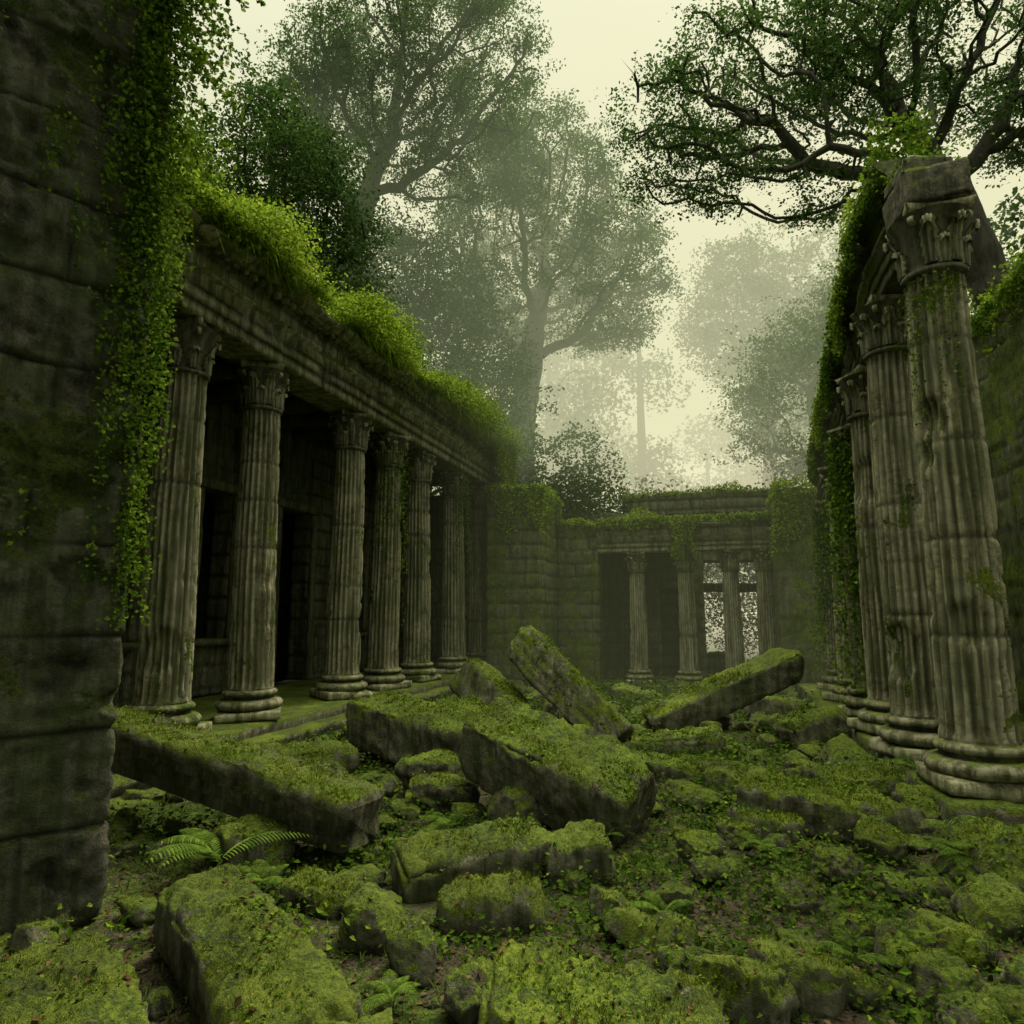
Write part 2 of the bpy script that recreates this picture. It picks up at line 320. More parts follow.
# ------------------------------------------------------------------ columns
def lathe(prof,seg,cap=True):
    th=np.linspace(0,2*math.pi,seg,endpoint=False);P=[]
    for r,z in prof: P.append(np.stack([r*np.cos(th),r*np.sin(th),np.full(seg,z)],1))
    V=np.concatenate(P);n=len(prof);i,j=np.meshgrid(np.arange(n-1),np.arange(seg),indexing='ij');i=i.ravel();j=j.ravel();j2=(j+1)%seg
    return V,np.stack([i*seg+j,i*seg+j2,(i+1)*seg+j2,(i+1)*seg+j],1)
def column(mb,loc,H,r,seed,fl=20,sub=6,res=.07,rot=0,damage=None,lean=(0,0)):
    A=MB()
    V,F=block((r*2.75,r*2.75,.16),.06,.015,.015,seed,.05);A.add(V+np.array([0,0,.08]),F)
    pr=[]
    for c,rr,R in ((.24,.085,1.26),(.42,.055,1.12)):
        for a in np.linspace(-90,90,9):
            pr.append((r*(R-.12)+rr*math.cos(math.radians(a))*1.3,c+rr*math.sin(math.radians(a))))
        if c<.3: pr.append((r*1.04,.33));pr.append((r*1.04,.365))
    pr.append((r*1.02,.5));V,F=lathe(pr,72);e=fbm(V*5+seed,4,seed);V=V+(.008*e-.03*sstep(.2,.5,e))[:,None]*unit(V*np.array([1,1,0]))
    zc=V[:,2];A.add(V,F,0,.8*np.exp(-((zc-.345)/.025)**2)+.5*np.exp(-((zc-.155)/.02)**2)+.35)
    ch=r*2.15;z0=.49;z1=H-ch
    seg=fl*sub;nz=int((z1-z0)/res);z=np.linspace(z0,z1,nz);th=np.linspace(0,2*math.pi,seg,endpoint=False)
    Z,TH=np.meshgrid(z,th,indexing='ij');t=(Z-z0)/(z1-z0)
    R=r*(1-.17*t**1.6)
    q=np.stack([np.cos(TH)*R*1.,np.sin(TH)*R,Z],-1).reshape(-1,3)
    er=fbm(q*np.array([2.2,2.2,1.1])+seed*3.7,4,seed).reshape(Z.shape)
    fade=sstep(.38,.55,er)
    fl_=np.abs(np.sin(fl*TH/2));endf=sstep(0,.02,t)*(1-sstep(.98,1,t))
    rad=R*(1-.14*fl_*(1-.75*fade)*endf)-.02*fade
    rad=rad-.005*fbm(q*12,3,seed+3).reshape(Z.shape)
    ridge=(1-fl_)**2*sstep(.2,.45,fbm(q*np.array([6,6,4])+seed,4,seed+6).reshape(Z.shape));rad-=.03*ridge
    dj=z0+(z1-z0)*np.array([.2,.42,.63,.83])+np.random.default_rng(seed).normal(size=4)*.15
    g=np.zeros_like(Z)
    for d in dj: g=np.maximum(g,np.exp(-((Z-d)/.022)**2))
    rad-=g*.02
    if damage:
        for (dz,da,sz,dep) in damage:
            dd=((Z-dz)/sz)**2+((np.angle(np.exp(1j*(TH-math.radians(da)))))*r/(sz*.9))**2
            rad-=dep*sstep(1.3,.4,dd+1.6*er)
    V=np.stack([np.cos(TH)*rad,np.sin(TH)*rad,Z],-1).reshape(-1,3)
    V[:,0]+=np.repeat(.01*np.sin(z*1.3+seed),seg)
    i,j=np.meshgrid(np.arange(nz-1),np.arange(seg),indexing='ij');i=i.ravel();j=j.ravel();j2=(j+1)%seg
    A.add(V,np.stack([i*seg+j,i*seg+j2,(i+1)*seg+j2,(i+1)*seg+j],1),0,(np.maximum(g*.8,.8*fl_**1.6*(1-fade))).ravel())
    rt=r*.83
    def bell(t): return rt*(.98+.05*t+.42*t**4)
    pr=[(rt*1.0,z1-.05),(rt*1.13,z1-.03),(rt*1.13,z1+.02),(rt*.98,z1+.03)]+[(bell(t),z1+.03+t*(ch*.86-.03)) for t in np.linspace(0,1,10)]
    V,F=lathe(pr,40);A.add(V,F,0,np.full(len(V),.8))
    rs=np.random.default_rng(seed+50)
    for tier,(zt,hl,n,ofs) in enumerate(((z1+.03,ch*.42,8,0),(z1+.05,ch*.68,8,.5))):
        for k in range(n):
            if rs.random()<.10: continue
            a=2*math.pi*(k+ofs)/n;nu,nv=13,16
            s=np.linspace(-1,1,nu);t=np.linspace(0,1,nv);S,Tt=np.meshgrid(s,t,indexing='ij')
            w=rt*.35*(.78+.35*np.sin(Tt*math.pi*.8))*(1-.6*Tt**5)*(1+.22*np.cos(Tt*31)*np.abs(S))
            zc=zt+hl*np.where(Tt<.85,Tt/.85*1.0,1-(Tt-.85)*1.2)+rs.normal()*.01
            tt=np.clip((zc-z1)/(ch*.86),0,1)
            rr=bell(tt)+.02+.05*(1-S**2)*rt*2+.045*np.cos(S*11)*rt+rt*.24*np.clip((Tt-.5)/.5,0,1)**2*(.8+.3*tier)
            ang=a+S*w/rr
            Vv=np.stack([rr*np.cos(ang),rr*np.sin(ang),zc-.05*S**2*Tt],-1).reshape(-1,3)
            ii,jj=np.meshgrid(np.arange(nu-1),np.arange(nv-1),indexing='ij');ii=ii.ravel();jj=jj.ravel()
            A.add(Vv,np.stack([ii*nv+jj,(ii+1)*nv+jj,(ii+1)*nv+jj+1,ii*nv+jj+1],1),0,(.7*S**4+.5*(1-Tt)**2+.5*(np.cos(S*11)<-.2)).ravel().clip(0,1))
    for k in range(4):
        a=math.pi/4+k*math.pi/2;zc=z1+ch*.76;R0=rt*1.32
        u=np.linspace(0,1,22);ph=u*math.pi*3.2;sr=rt*.21*(1-.8*u)
        cx=R0+sr*np.cos(ph+math.pi*.5)*1.;cz=zc+sr*np.sin(ph+math.pi*.5)
        st=np.linspace(0,1,6,endpoint=False);pcx=np.concatenate([rt*.95+(R0-rt*.95)*st,cx]);pcz=np.concatenate([z1+ch*.5+(cz[0]-z1-ch*.5)*st**.7,cz])
        rr=rt*.06;C=np.stack([pcx,np.zeros_like(pcx),pcz],1);m_=len(C);tw=np.linspace(.5,1.3,6).tolist()+[1.3]*22
        ring=[]
        for q in range(m_):
            d=C[min(q+1,m_-1)]-C[max(q-1,0)];d/=np.linalg.norm(d);s2=np.array([-d[2],0,d[0]]);y=np.array([0,1,0])
            for b in range(6):
                bb=b*math.pi/3;ring.append(C[q]+(s2*math.cos(bb)*rr+y*math.sin(bb)*rr*1.5*tw[q]))
        Vv=np.array(ring);i,j=np.meshgrid(np.arange(m_-1),np.arange(6),indexing='ij');i=i.ravel();j=j.ravel();j2=(j+1)%6
        Vv=Vv@rotm(0,0,math.degrees(a)).T;A.add(Vv,np.stack([i*6+j,i*6+j2,(i+1)*6+j2,(i+1)*6+j],1))
    aw=rt*2.5;V,F=box_grid((aw,aw,ch*.14),.05);V,n=rounded(V,(aw/2,aw/2,ch*.07),.02)
    for (p,q) in ((0,1),(1,0)):
        V[:,p]*=1-.17*np.cos(np.clip(V[:,q]/(aw/2),-1,1)*math.pi/2)
    V*=np.where(V[:,2:]>0,1.0,.94);V+=n*(.025*fbm(V*5+seed,3,seed))[:,None];A.add(V+np.array([0,0,H-ch*.07]),F)
    R_=rotm(lean[0],lean[1],rot)
    V=np.concatenate(A.v)@R_.T+np.array(loc)
    off=mb.n
    mb.v.append(V);mb.n+=len(V);mb.c.append(np.concatenate(A.c))
    for F in A.f: mb.f.append(F+off);mb.m.append(0)

# ------------------------------------------------------------------ entablature
PROF=[(-.42,1.42),(-.42,0.),(.38,0),(.38,.2),(.425,.205),(.425,.40),(.47,.405),(.47,.58),(.55,.62),(.55,.69),(.41,.70),(.40,.98),(.47,1.0),(.47,1.13),(.68,1.16),(.70,1.28),(.74,1.30),(.84,1.40),(.84,1.45),(.2,1.46),(-.42,1.44)]
def entab(mb,p0,p1,scale=1.,hs=1.,seed=0,res=.08,side=1,rag=.25,dent=True,prof=PROF,brk=0.):
    p0=np.array(p0,float);p1=np.array(p1,float);L=np.linalg.norm(p1-p0);d=(p1-p0)/L;out=np.array([d[1],-d[0],0.])*side;out/=np.linalg.norm(out)
    pts=[]
    for a,b in zip(prof[:-1],prof[1:]):
        k=max(1,int(math.hypot(b[0]-a[0],b[1]-a[1])/.09))
        for q in range(k): pts.append((a[0]+(b[0]-a[0])*q/k,a[1]+(b[1]-a[1])*q/k))
    pts=np.array(pts+[prof[-1]]);pts[:,0]*=scale;pts[:,1]*=hs
    n=max(2,int(L/res));s=np.linspace(0,L,n+1);S,I=np.meshgrid(s,np.arange(len(pts)),indexing='ij')
    px=pts[I,0];pz=pts[I,1]
    w=p0+d*S[...,None]+out*px[...,None]+np.array([0,0,1.])*pz[...,None]
    q=w.reshape(-1,3)
    e=fbm(q*1.6+seed,4,seed).reshape(S.shape);e2=fbm(q*6,3,seed+3).reshape(S.shape)
    proj=np.clip(px-.36*scale,0,None)
    chip=sstep(.18,.42,e+.3*e2)
    dx=-proj*chip*.85-.015*e2-.015*e
    jt=np.exp(-(((S+seed*.7)%2.3-1.15)/.03)**2);dx-=.035*jt
    top=sstep(.9,1.45,pz/hs);dz=-rag*top*sstep(-.25,.6,fbm(np.stack([S.ravel()*.9,S.ravel()*0+seed,S.ravel()*0],1),3,seed+11).reshape(S.shape))
    w=w+out*dx[...,None];w[...,2]+=dz
    if brk>0:
        em=np.exp(-(L-S)/.25)-np.exp(-S/.25);nn_=.5+.5*fbm(np.stack([px.ravel()*3,pz.ravel()*3,px.ravel()*0+seed],1),3,seed+4).reshape(S.shape)
        w=w-d*(brk*em*nn_)[...,None]
        cm=np.maximum(np.exp(-(L-S)/.06),np.exp(-S/.06))*.22
        ctr=np.array([px.mean(),pz.mean()]);w=w-(out*((px-ctr[0])*cm)[...,None]+np.array([0,0,1.])*((pz-ctr[1])*cm)[...,None])
    m=len(pts);i,j=np.meshgrid(np.arange(n),np.arange(m),indexing='ij');i=i.ravel();j=j.ravel();j2=(j+1)%m
    F=np.stack([i*m+j,i*m+j2,(i+1)*m+j2,(i+1)*m+j],1)
    if side>0: F=F[:,::-1]
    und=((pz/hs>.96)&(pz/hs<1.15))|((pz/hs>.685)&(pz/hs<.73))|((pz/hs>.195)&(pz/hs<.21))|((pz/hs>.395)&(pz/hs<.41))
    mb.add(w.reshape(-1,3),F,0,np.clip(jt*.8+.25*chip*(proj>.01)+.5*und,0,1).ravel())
    for e_,rv in ((0,False),(n,True)):
        R=w[e_];c=R.mean(0);Vc=np.concatenate([R,[c]]);k=np.arange(m);Fc=np.stack([k,(k+1)%m,np.full(m,m)],1)
        mb.add(Vc,Fc)
    if dent:
        for sd in np.arange(.1,L-.1,.2*scale+.02):
            if vnoise(np.array([[sd*.8,seed,3.3]]),seed)[0]>.35: continue
            V,F=box_grid((.11*scale,.12*scale,.13*hs),.05);V,nn=rounded(V,(.055*scale,.06*scale,.065*hs),.012)
            ax=np.array([d,out,[0,0,1]]);V=V@ax+p0+d*sd+out*(.53*scale)+np.array([0,0,1.075*hs]);mb.add(V,F)

# ================================================================== LEFT COLONNADE
XL=-7.5;YL=[6.0,8.15,10.1,13.1,14.95,16.9,19.6,22.0];ZB=.3;HC=6.08
L=empty('colonnade_ruin')
for n_,y in enumerate(YL):
    mb=MB();column(mb,(XL,y,ZB),HC,.37,100+n_,res=.05 if n_<4 else .09,rot=n_*17,lean=(rng.normal()*.4,rng.normal()*.4),
        damage=[(rng.uniform(1,4.5),rng.uniform(-90,20),.3,.06)]);mb.build('column_%d'%n_,[M_col],L)
mb=MB();entab(mb,(XL,1.5,ZB+HC),(XL,23.2,ZB+HC),seed=4,rag=.3)
mb.build('entablature',[M_ent],L)
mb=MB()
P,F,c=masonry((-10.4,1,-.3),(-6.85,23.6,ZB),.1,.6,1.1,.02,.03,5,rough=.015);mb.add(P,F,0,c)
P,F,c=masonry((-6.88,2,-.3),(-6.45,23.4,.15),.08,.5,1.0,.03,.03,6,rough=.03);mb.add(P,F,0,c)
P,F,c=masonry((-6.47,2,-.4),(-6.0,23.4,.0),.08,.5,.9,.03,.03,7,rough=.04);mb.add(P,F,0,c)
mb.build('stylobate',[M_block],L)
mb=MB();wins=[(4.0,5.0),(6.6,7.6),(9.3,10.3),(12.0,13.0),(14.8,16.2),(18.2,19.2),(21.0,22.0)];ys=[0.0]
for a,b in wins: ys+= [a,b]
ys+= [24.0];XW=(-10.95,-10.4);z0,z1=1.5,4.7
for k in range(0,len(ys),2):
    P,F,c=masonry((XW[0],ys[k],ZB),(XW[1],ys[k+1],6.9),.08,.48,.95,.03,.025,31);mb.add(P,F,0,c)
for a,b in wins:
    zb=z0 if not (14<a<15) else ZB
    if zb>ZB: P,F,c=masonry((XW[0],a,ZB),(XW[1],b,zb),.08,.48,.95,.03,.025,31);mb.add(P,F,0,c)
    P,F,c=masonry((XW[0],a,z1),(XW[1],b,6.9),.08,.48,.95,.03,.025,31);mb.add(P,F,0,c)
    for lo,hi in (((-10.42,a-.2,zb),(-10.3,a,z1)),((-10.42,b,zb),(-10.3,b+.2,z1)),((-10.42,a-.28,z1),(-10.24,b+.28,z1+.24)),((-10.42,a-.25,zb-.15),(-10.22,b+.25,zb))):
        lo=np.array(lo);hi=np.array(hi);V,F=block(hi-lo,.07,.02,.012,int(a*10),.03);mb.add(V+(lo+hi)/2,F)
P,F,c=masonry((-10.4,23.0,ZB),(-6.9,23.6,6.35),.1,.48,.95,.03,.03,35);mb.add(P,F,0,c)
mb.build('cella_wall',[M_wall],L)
mb=MB()
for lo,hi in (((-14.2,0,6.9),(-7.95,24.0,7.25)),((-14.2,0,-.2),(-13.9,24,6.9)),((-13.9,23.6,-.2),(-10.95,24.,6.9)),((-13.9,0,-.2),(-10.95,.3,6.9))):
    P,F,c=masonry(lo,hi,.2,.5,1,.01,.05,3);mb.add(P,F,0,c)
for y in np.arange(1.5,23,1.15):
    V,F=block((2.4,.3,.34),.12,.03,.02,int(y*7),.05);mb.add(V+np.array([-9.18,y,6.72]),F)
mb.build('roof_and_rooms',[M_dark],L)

# ================================================================== RIGHT COLONNADE
Rr=empty('colonnade_ruin')
RC=[(2.5,8.05,6.1,.345),(2.42,9.75,5.85,.335),(2.48,11.4,5.45,.33),(2.58,13.2,5.05,.32),(2.68,15.2,4.75,.32),(2.85,17.6,4.4,.31)]
for n_,(x,y,h,r) in enumerate(RC):
    mb=MB();dm=[(3.7,225,.30,.10),(3.35,200,.2,.07),(1.6,250,.25,.05)] if n_==0 else [(rng.uniform(1,4),200,.3,.06)]
    column(mb,(x,y,.3),h,r,200+n_,rot=n_*9+4,damage=dm,res=.04 if n_<2 else .07);mb.build('column_%d'%n_,[M_col],Rr)
mb=MB();ES=.62
for n_ in range(5):
    a=RC[n_];b=RC[n_+1];ya=a[1]
    za=.3+a[2];zb=.3+b[2]
    if n_==0: za=.3+b[2]+.12;ya=a[1]+.46
    entab(mb,(a[0]+.12,ya,za),(b[0]+.12,b[1]-.01,zb),scale=ES,hs=.8,seed=20+n_,side=-1,rag=.3,dent=False)
entab(mb,(RC[5][0]+.12,RC[5][1],.3+RC[5][2]),(3.1,19.2,4.5),scale=ES,hs=.8,seed=26,side=-1,rag=.5,dent=False)
mb.build('entablature',[M_green],Rr)
mb=MB();V,F=block((.66,.85,.44),.035,.03,.04,61,.06);mb.add(place(V,(2.5,8.12,6.40+.22),(0,-2,2)),F)
V,F=block((.5,.6,.22),.035,.03,.03,66,.06);mb.add(place(V,(2.47,8.2,6.93),(0,3,12)),F)
mb.build('broken_block',[M_block],Rr)
mb=MB()
P,F,c=masonry((1.98,7.35,-.3),(5.0,19,.3),.08,.6,1.1,.03,.03,15,rough=.03);mb.add(P,F,0,c)
mb.build('stylobate',[M_block],Rr)
mb=MB()
P,F,c=masonry((4.7,4.6,-.3),(5.5,9.6,5.2),.06,.5,1.0,.03,.025,41,rag=.9,rough=.04);mb.add(P,F,0,c)
P,F,c=masonry((4.72,9.6,-.3),(5.5,14.6,7.7),.08,.5,1.0,.03,.025,42,rag=1.2,rough=.04);mb.add(P,F,0,c)
P,F,c=masonry((4.7,14.6,-.3),(5.5,19.4,6.3),.09,.5,1.0,.03,.03,43,rag=.9,rough=.04);mb.add(P,F,0,c)
mb.build('cella_wall',[M_green],Rr)

# ================================================================== BACK PORTICO
B=empty('portico_ruin')
YB=24.0
for n_,x in enumerate((-2.44,-.80,.66,1.72)):
    mb=MB();column(mb,(x,YB,-.3),4.45,.31,300+n_,sub=4,res=.12,rot=n_*11);mb.build('column_%d'%n_,[M_pal],B)
mb=MB();entab(mb,(2.4,YB,4.15),(-3.75,YB,4.15),scale=.8,hs=.78,seed=33,side=-1,rag=.25,dent=True);mb.build('entablature',[M_pal],B)
mb=MB()
for lo,hi,sd_,rg in (((-6.95,21,-.5),(-5.2,24.6,6.25),51,.35),
                 ((-5.2,23.7,-.5),(-3.72,24.5,5.3),52,.3),
                 ((1.95,22,-.5),(4.3,24.6,5.95),53,.4),
                 ((4.3,20,-.5),(5.0,24.6,4.6),54,.8)):
    P,F,c=masonry(lo,hi,.08,.48,1.0,.035,.03,sd_,rag=rg,rough=.05);mb.add(P,F,0,c)
mb.build('piers',[M_green],B)
mb=MB()
for lo,hi,sd_,rg in (((-6,27.2,-.5),(-1.9,27.9,6.2),61,.5),((-1.9,27.2,3.0),(-.9,27.9,6.2),61,.5),((-.9,27.2,-.5),(-.25,27.9,6.2),61,.6),
                 ((-.25,27.2,4.0),(1.7,27.9,6.0),62,.5),((1.7,27.2,-.5),(4.6,27.9,6.1),63,.5),
                 ((-3.4,28.2,6.0),(2.6,29.,7.2),64,.7),((-2.6,28.2,-.5),(-.45,28.9,6.0),64,0),((1.8,28.2,-.5),(4.,28.9,6.0),64,0),
                 ((.55,28.2,-.5),(.95,28.9,3.1),65,.3),((-.5,28.25,2.9),(1.9,28.85,3.3),68,.1),((-.4,28.3,-.5),(.5,28.8,.7),69,.3)):
    P,F,c=masonry(lo,hi,.12,.48,1.0,.035,.035,sd_,rag=rg,rough=.05);mb.add(P,F,0,c)
P,F,c=masonry((-5.0,24.5,4.3),(-.9,27.2,4.6),.2,.5,1.,.01,.05,66);mb.add(P,F,0,c)
P,F,c=masonry((-3.9,22.9,-.6),(2.3,27.2,-.3),.15,.5,1.,.02,.05,67);mb.add(P,F,0,c)
mb.build('inner_walls',[M_wall],B)

# ================================================================== FOREGROUND WALL
mb=MB()
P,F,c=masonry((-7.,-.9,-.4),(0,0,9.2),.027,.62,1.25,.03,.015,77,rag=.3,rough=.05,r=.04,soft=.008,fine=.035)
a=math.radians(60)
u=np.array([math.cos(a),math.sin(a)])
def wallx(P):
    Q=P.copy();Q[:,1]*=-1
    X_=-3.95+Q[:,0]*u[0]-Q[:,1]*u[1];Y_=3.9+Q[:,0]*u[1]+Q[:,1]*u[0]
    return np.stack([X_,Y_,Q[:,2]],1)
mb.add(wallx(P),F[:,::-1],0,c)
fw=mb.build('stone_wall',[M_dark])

# ================================================================== FALLEN BLOCKS
FZ=MB()
def fallen(name,loc,size,rot,seed,res=.05,r=.06,rough=.05,chip=.12,mat=None,flutes=False):
    mb=MB();V,F=block(size,res,r,rough,seed,chip)
    if flutes:
        s=np.abs(V[:,1])/(size[1]/2);gv=np.abs(np.sin(V[:,2]/size[2]*math.pi*4));V[:,1]*=1-.10*gv*(s>.8)
    W=cushion(place(V,loc,rot),F,.055,seed);mb.add(W,F);mb.build(name,[mat or M_block])
    if loc[1]<13.5: fuzz(FZ,W,F,9500 if loc[1]<5 else (5200 if loc[1]<8 else 2600),seed,L=.018+.003*loc[1],W=.003+.0009*loc[1])
mb=MB();prof=[(-.42,.5),(-.42,0.),(.30,0),(.30,.12),(.35,.13),(.35,.26),(.40,.27),(.40,.36),(.49,.42),(.49,.52)]
entab(mb,(0,0,0),(3.6,0,0),scale=.84,hs=.85,seed=81,res=.035,side=1,rag=.04,dent=False,prof=prof,brk=.22)
for q in range(len(mb.v)):
    V=mb.v[q];mb.v[q]=place(V,(-6.35,5.75,.66),(-4,10,-4))
mb.v[0]=cushion(mb.v[0],mb.f[0],.04,81)
fuzz(FZ,mb.v[0],mb.f[0],5200,81,L=.038,W=.008)
mb.build('fallen_entablature',[M_block])
BL=[((-1.62,7.15,.42),(1.95,.85,.64),(14,17,-16),1),
    ((-2.45,11.9,.72),(2.5,.75,.62),(-22,38,-22),2),
    ((-3.75,11.9,.45),(1.6,.8,.65),(-18,32,-30),3),
    ((-4.15,9.3,.35),(1.9,.85,.65),(8,9,-18),4),
    ((-3.5,10.6,.25),(1.9,.6,.5),(4,6,-30),5),
    ((.18,13.0,.62),(2.9,.7,.48),(10,-25,12),6),
    ((1.45,12.0,.2),(1.0,.6,.5),(0,-16,28),7),
    ((-1.85,5.35,.10),(1.2,.52,.32),(8,-7,34),8),
    ((-1.08,5.6,.10),(.5,.36,.32),(6,-8,25),9),
    ((.9,7.6,.12),(1.35,.75,.34),(3,3,-12),10),
    ((.4,7.25,.02),(.6,.5,.25),(3,3,20),11),
    ((-2.5,3.42,.10),(1.7,.56,.42),(4,9,-33),43),
    ((-2.78,2.5,.08),(1.3,.76,.48),(-5,8,-28),13),
    ((-.58,3.42,.04),(1.1,.6,.44),(4,4,6),14),
    ((-2.75,4.65,.0),(.6,.34,.22),(0,4,-5),15),
    ((-1.5,4.7,.03),(.65,.36,.28),(5,-5,18),16),
    ((-.9,9.2,.05),(1.4,.5,.28),(3,2,-8),17),
    ((-1.9,9.9,.12),(1.2,.5,.3),(6,6,8),18),
    ((-.6,10.8,.1),(1.3,.6,.3),(4,-5,-6),19),
    ((1.55,8.9,.1),(1.1,.7,.3),(5,-4,25),20),
    ((-5.2,8.2,.1),(1.2,.6,.35),(5,5,40),23),
    ((-5.4,10.4,.0),(1.0,.6,.3),(5,5,-20),24),
    ((-5.6,13.0,.0),(1.1,.6,.35),(5,5,10),25),
    ((-2.9,14.5,-.1),(1.2,.7,.5),(5,12,10),26),
    ((-.9,15.5,-.1),(1.1,.7,.5),(5,-12,30),27),
    ((1.2,15.5,0),(1.2,.7,.5),(-5,12,-10),28),
    ((-3.9,16.5,-.1),(1.3,.7,.6),(5,-20,10),29),
    ((-1.9,18.0,-.15),(1.3,.7,.5),(5,10,-20),30)]
for loc,size,rot,sd_ in BL:
    near=loc[1]<8
    fallen('stone_block',loc,size,rot,sd_,res=.028 if near else .05,r=.05 if loc[1]>5 else .09,rough=.07,chip=.10,flutes=(sd_==2))
RK=[((-3.75,5.2,.08),(.6,.5,.45),1),((-2.15,4.35,.04),(.45,.4,.34),2),((.05,4.1,.04),(.5,.36,.34),3),((.4,4.3,.04),(.55,.4,.36),4),((.0,3.25,.04),(.42,.36,.34),5),
    ((-.95,4.1,.02),(.4,.34,.26),6),((-2.0,6.9,.1),(.55,.5,.42),7),((-2.9,7.3,.05),(.7,.5,.4),8),((-3.3,8.0,.1),(.8,.6,.45),9),((-1.6,2.95,.02),(.5,.4,.3),10),
    ((-4.5,7.6,.05),(.7,.6,.5),11),((-.2,6.4,.02),(.4,.35,.24),12),((1.6,10.2,.15),(.8,.6,.5),13),((2.0,7.9,.1),(.6,.5,.4),14),((-.3,8.2,.0),(.7,.45,.28),15),
    ((1.9,3.9,.02),(.4,.3,.26),16),((-2.5,13,0),(.9,.7,.6),17),((-.1,11.6,0),(.7,.6,.4),18),((-4.7,14.8,0),(.9,.8,.6),19),((1.9,13.9,0),(.9,.8,.6),20),((1.75,5.6,.02),(.7,.5,.4),21),((2.1,6.5,.1),(.8,.6,.45),22),
    ((-1.75,4.0,.02),(.34,.3,.26),23),((-1.25,3.7,.02),(.36,.28,.26),24),((.7,3.6,.02),(.34,.28,.24),25),((1.1,4.5,.02),(.38,.3,.26),26),((.5,5.6,.02),(.4,.3,.26),27),((-.35,5.3,.02),(.3,.26,.22),28),
    ((1.3,7.0,.05),(.5,.4,.3),29),((.1,8.9,.0),(.5,.4,.3),30),((1.0,9.6,.05),(.6,.5,.35),31),((-1.3,8.6,.0),(.6,.45,.35),32),((-2.6,8.9,.05),(.6,.5,.4),33),
    ((.15,6.9,.02),(.34,.3,.22),34),((.9,6.2,.04),(.36,.3,.24),35),((1.35,5.0,.04),(.34,.3,.24),36),((-.1,5.9,.02),(.28,.24,.2),37),((-.75,5.0,.02),(.3,.26,.2),38),((.75,5.1,.02),(.26,.22,.18),39)]
for loc,size,sd_ in RK:
    mb=MB();V,F=rock(size,sd_,res=18);W=cushion(place(V,loc,(0,0,sd_*47)),F,.035,sd_,9);mb.add(W,F);mb.build('boulder',[M_block])
    if loc[1]<9: fuzz(FZ,W,F,6500,sd_,L=.03,W=.007)
mb=MB()
for k in range(1700):
    y=1.8+22*rng.random()**1.35;x=rng.uniform(-6.4,2.6)
    if rng.random()<.35: x=rng.choice([-5.6,1.7])+rng.normal()*.6
    if -.6<x<1.6 and y<7 and rng.random()<.25: continue
    s=.045+.22*rng.random()**2.4;s=s*(1+.035*y)
    V,F=rock((s*rng.uniform(.9,1.4),s,s*rng.uniform(.6,1.)),1000+k,res=6 if s<.16 else 10)
    W=place(V,(x,y,ghp(x,y)+s*.18),(rng.uniform(-20,20),rng.uniform(-20,20),rng.uniform(0,360)))
    mb.add(W,F)
    if y<8 and s>.1: fuzz(FZ,W,F,5000,k,L=.022,W=.006)
mb.build('rubble',[M_block])
FZ.build('moss_tufts',[M_mossf,M_litter,M_leafB],smooth=False)

# ================================================================== UNDERGROWTH
mb=MB()
N=140000;y=1.4+21*rng.random(N)**1.6;x=rng.uniform(-6.3,4.2,N)
p=np.stack([x,y,x*0],1);d=fbm(p*.9+5,4,21)+.25*fbm(p*5,2,4)
k=d>-.12+.34*rng.random(N)+.14*sstep(5,2.5,y);x,y,d=x[k],y[k],d[k]
C=np.stack([x,y,gh(x,y)+np.abs(rng.normal(size=len(x)))*.03*(1+y*.12)*(1+2*np.clip(d,0,1))],1)
leaves(mb,C,rng.uniform(.014,.034,len(C))*(1+y*.11),(0,0,1),1.0,0,.8)
N=52000;y=1.6+20*rng.random(N)**1.5;x=rng.uniform(-6.3,4.2,N);p=np.stack([x,y,x*0],1);k=fbm(p*1.3+15,3,31)>-.02;x,y=x[k],y[k]
a=rng.uniform(0,2*math.pi,len(x));D=np.stack([np.cos(a)*.6,np.sin(a)*.6,np.ones(len(x))],1)
blades(mb,np.stack([x,y,gh(x,y)],1),D,rng.uniform(.05,.17,len(x)),.005+.0007*y,.5,0)
N=14000;y=1.4+14*rng.random(N)**1.6;x=rng.uniform(-5,4,N);C=np.stack([x,y,gh(x,y)+.012],1)
leaves(mb,C,rng.uniform(.02,.05,N),(0,0,1),1.5,1,.7)
mb.build('undergrowth',[M_leafG,M_litter],smooth=False)
mb=MB()
for k in range(260):
    y=2.2+14*rng.random()**1.4;x=rng.uniform(-5.6,3.2);z=ghp(x,y);n=rng.integers(8,26);s=rng.uniform(.06,.18)
    C=np.array([x,y,z+.04])+rng.normal(size=(n,3))*np.array([s,s,s*.5])+np.array([0,0,s*.6]);C[:,2]=np.maximum(C[:,2],z+.02)
    leaves(mb,C,rng.uniform(.03,.075,n),(0,0,1),.8,0,.55)
mb.build('seedling_plants',[M_leafB],smooth=False)
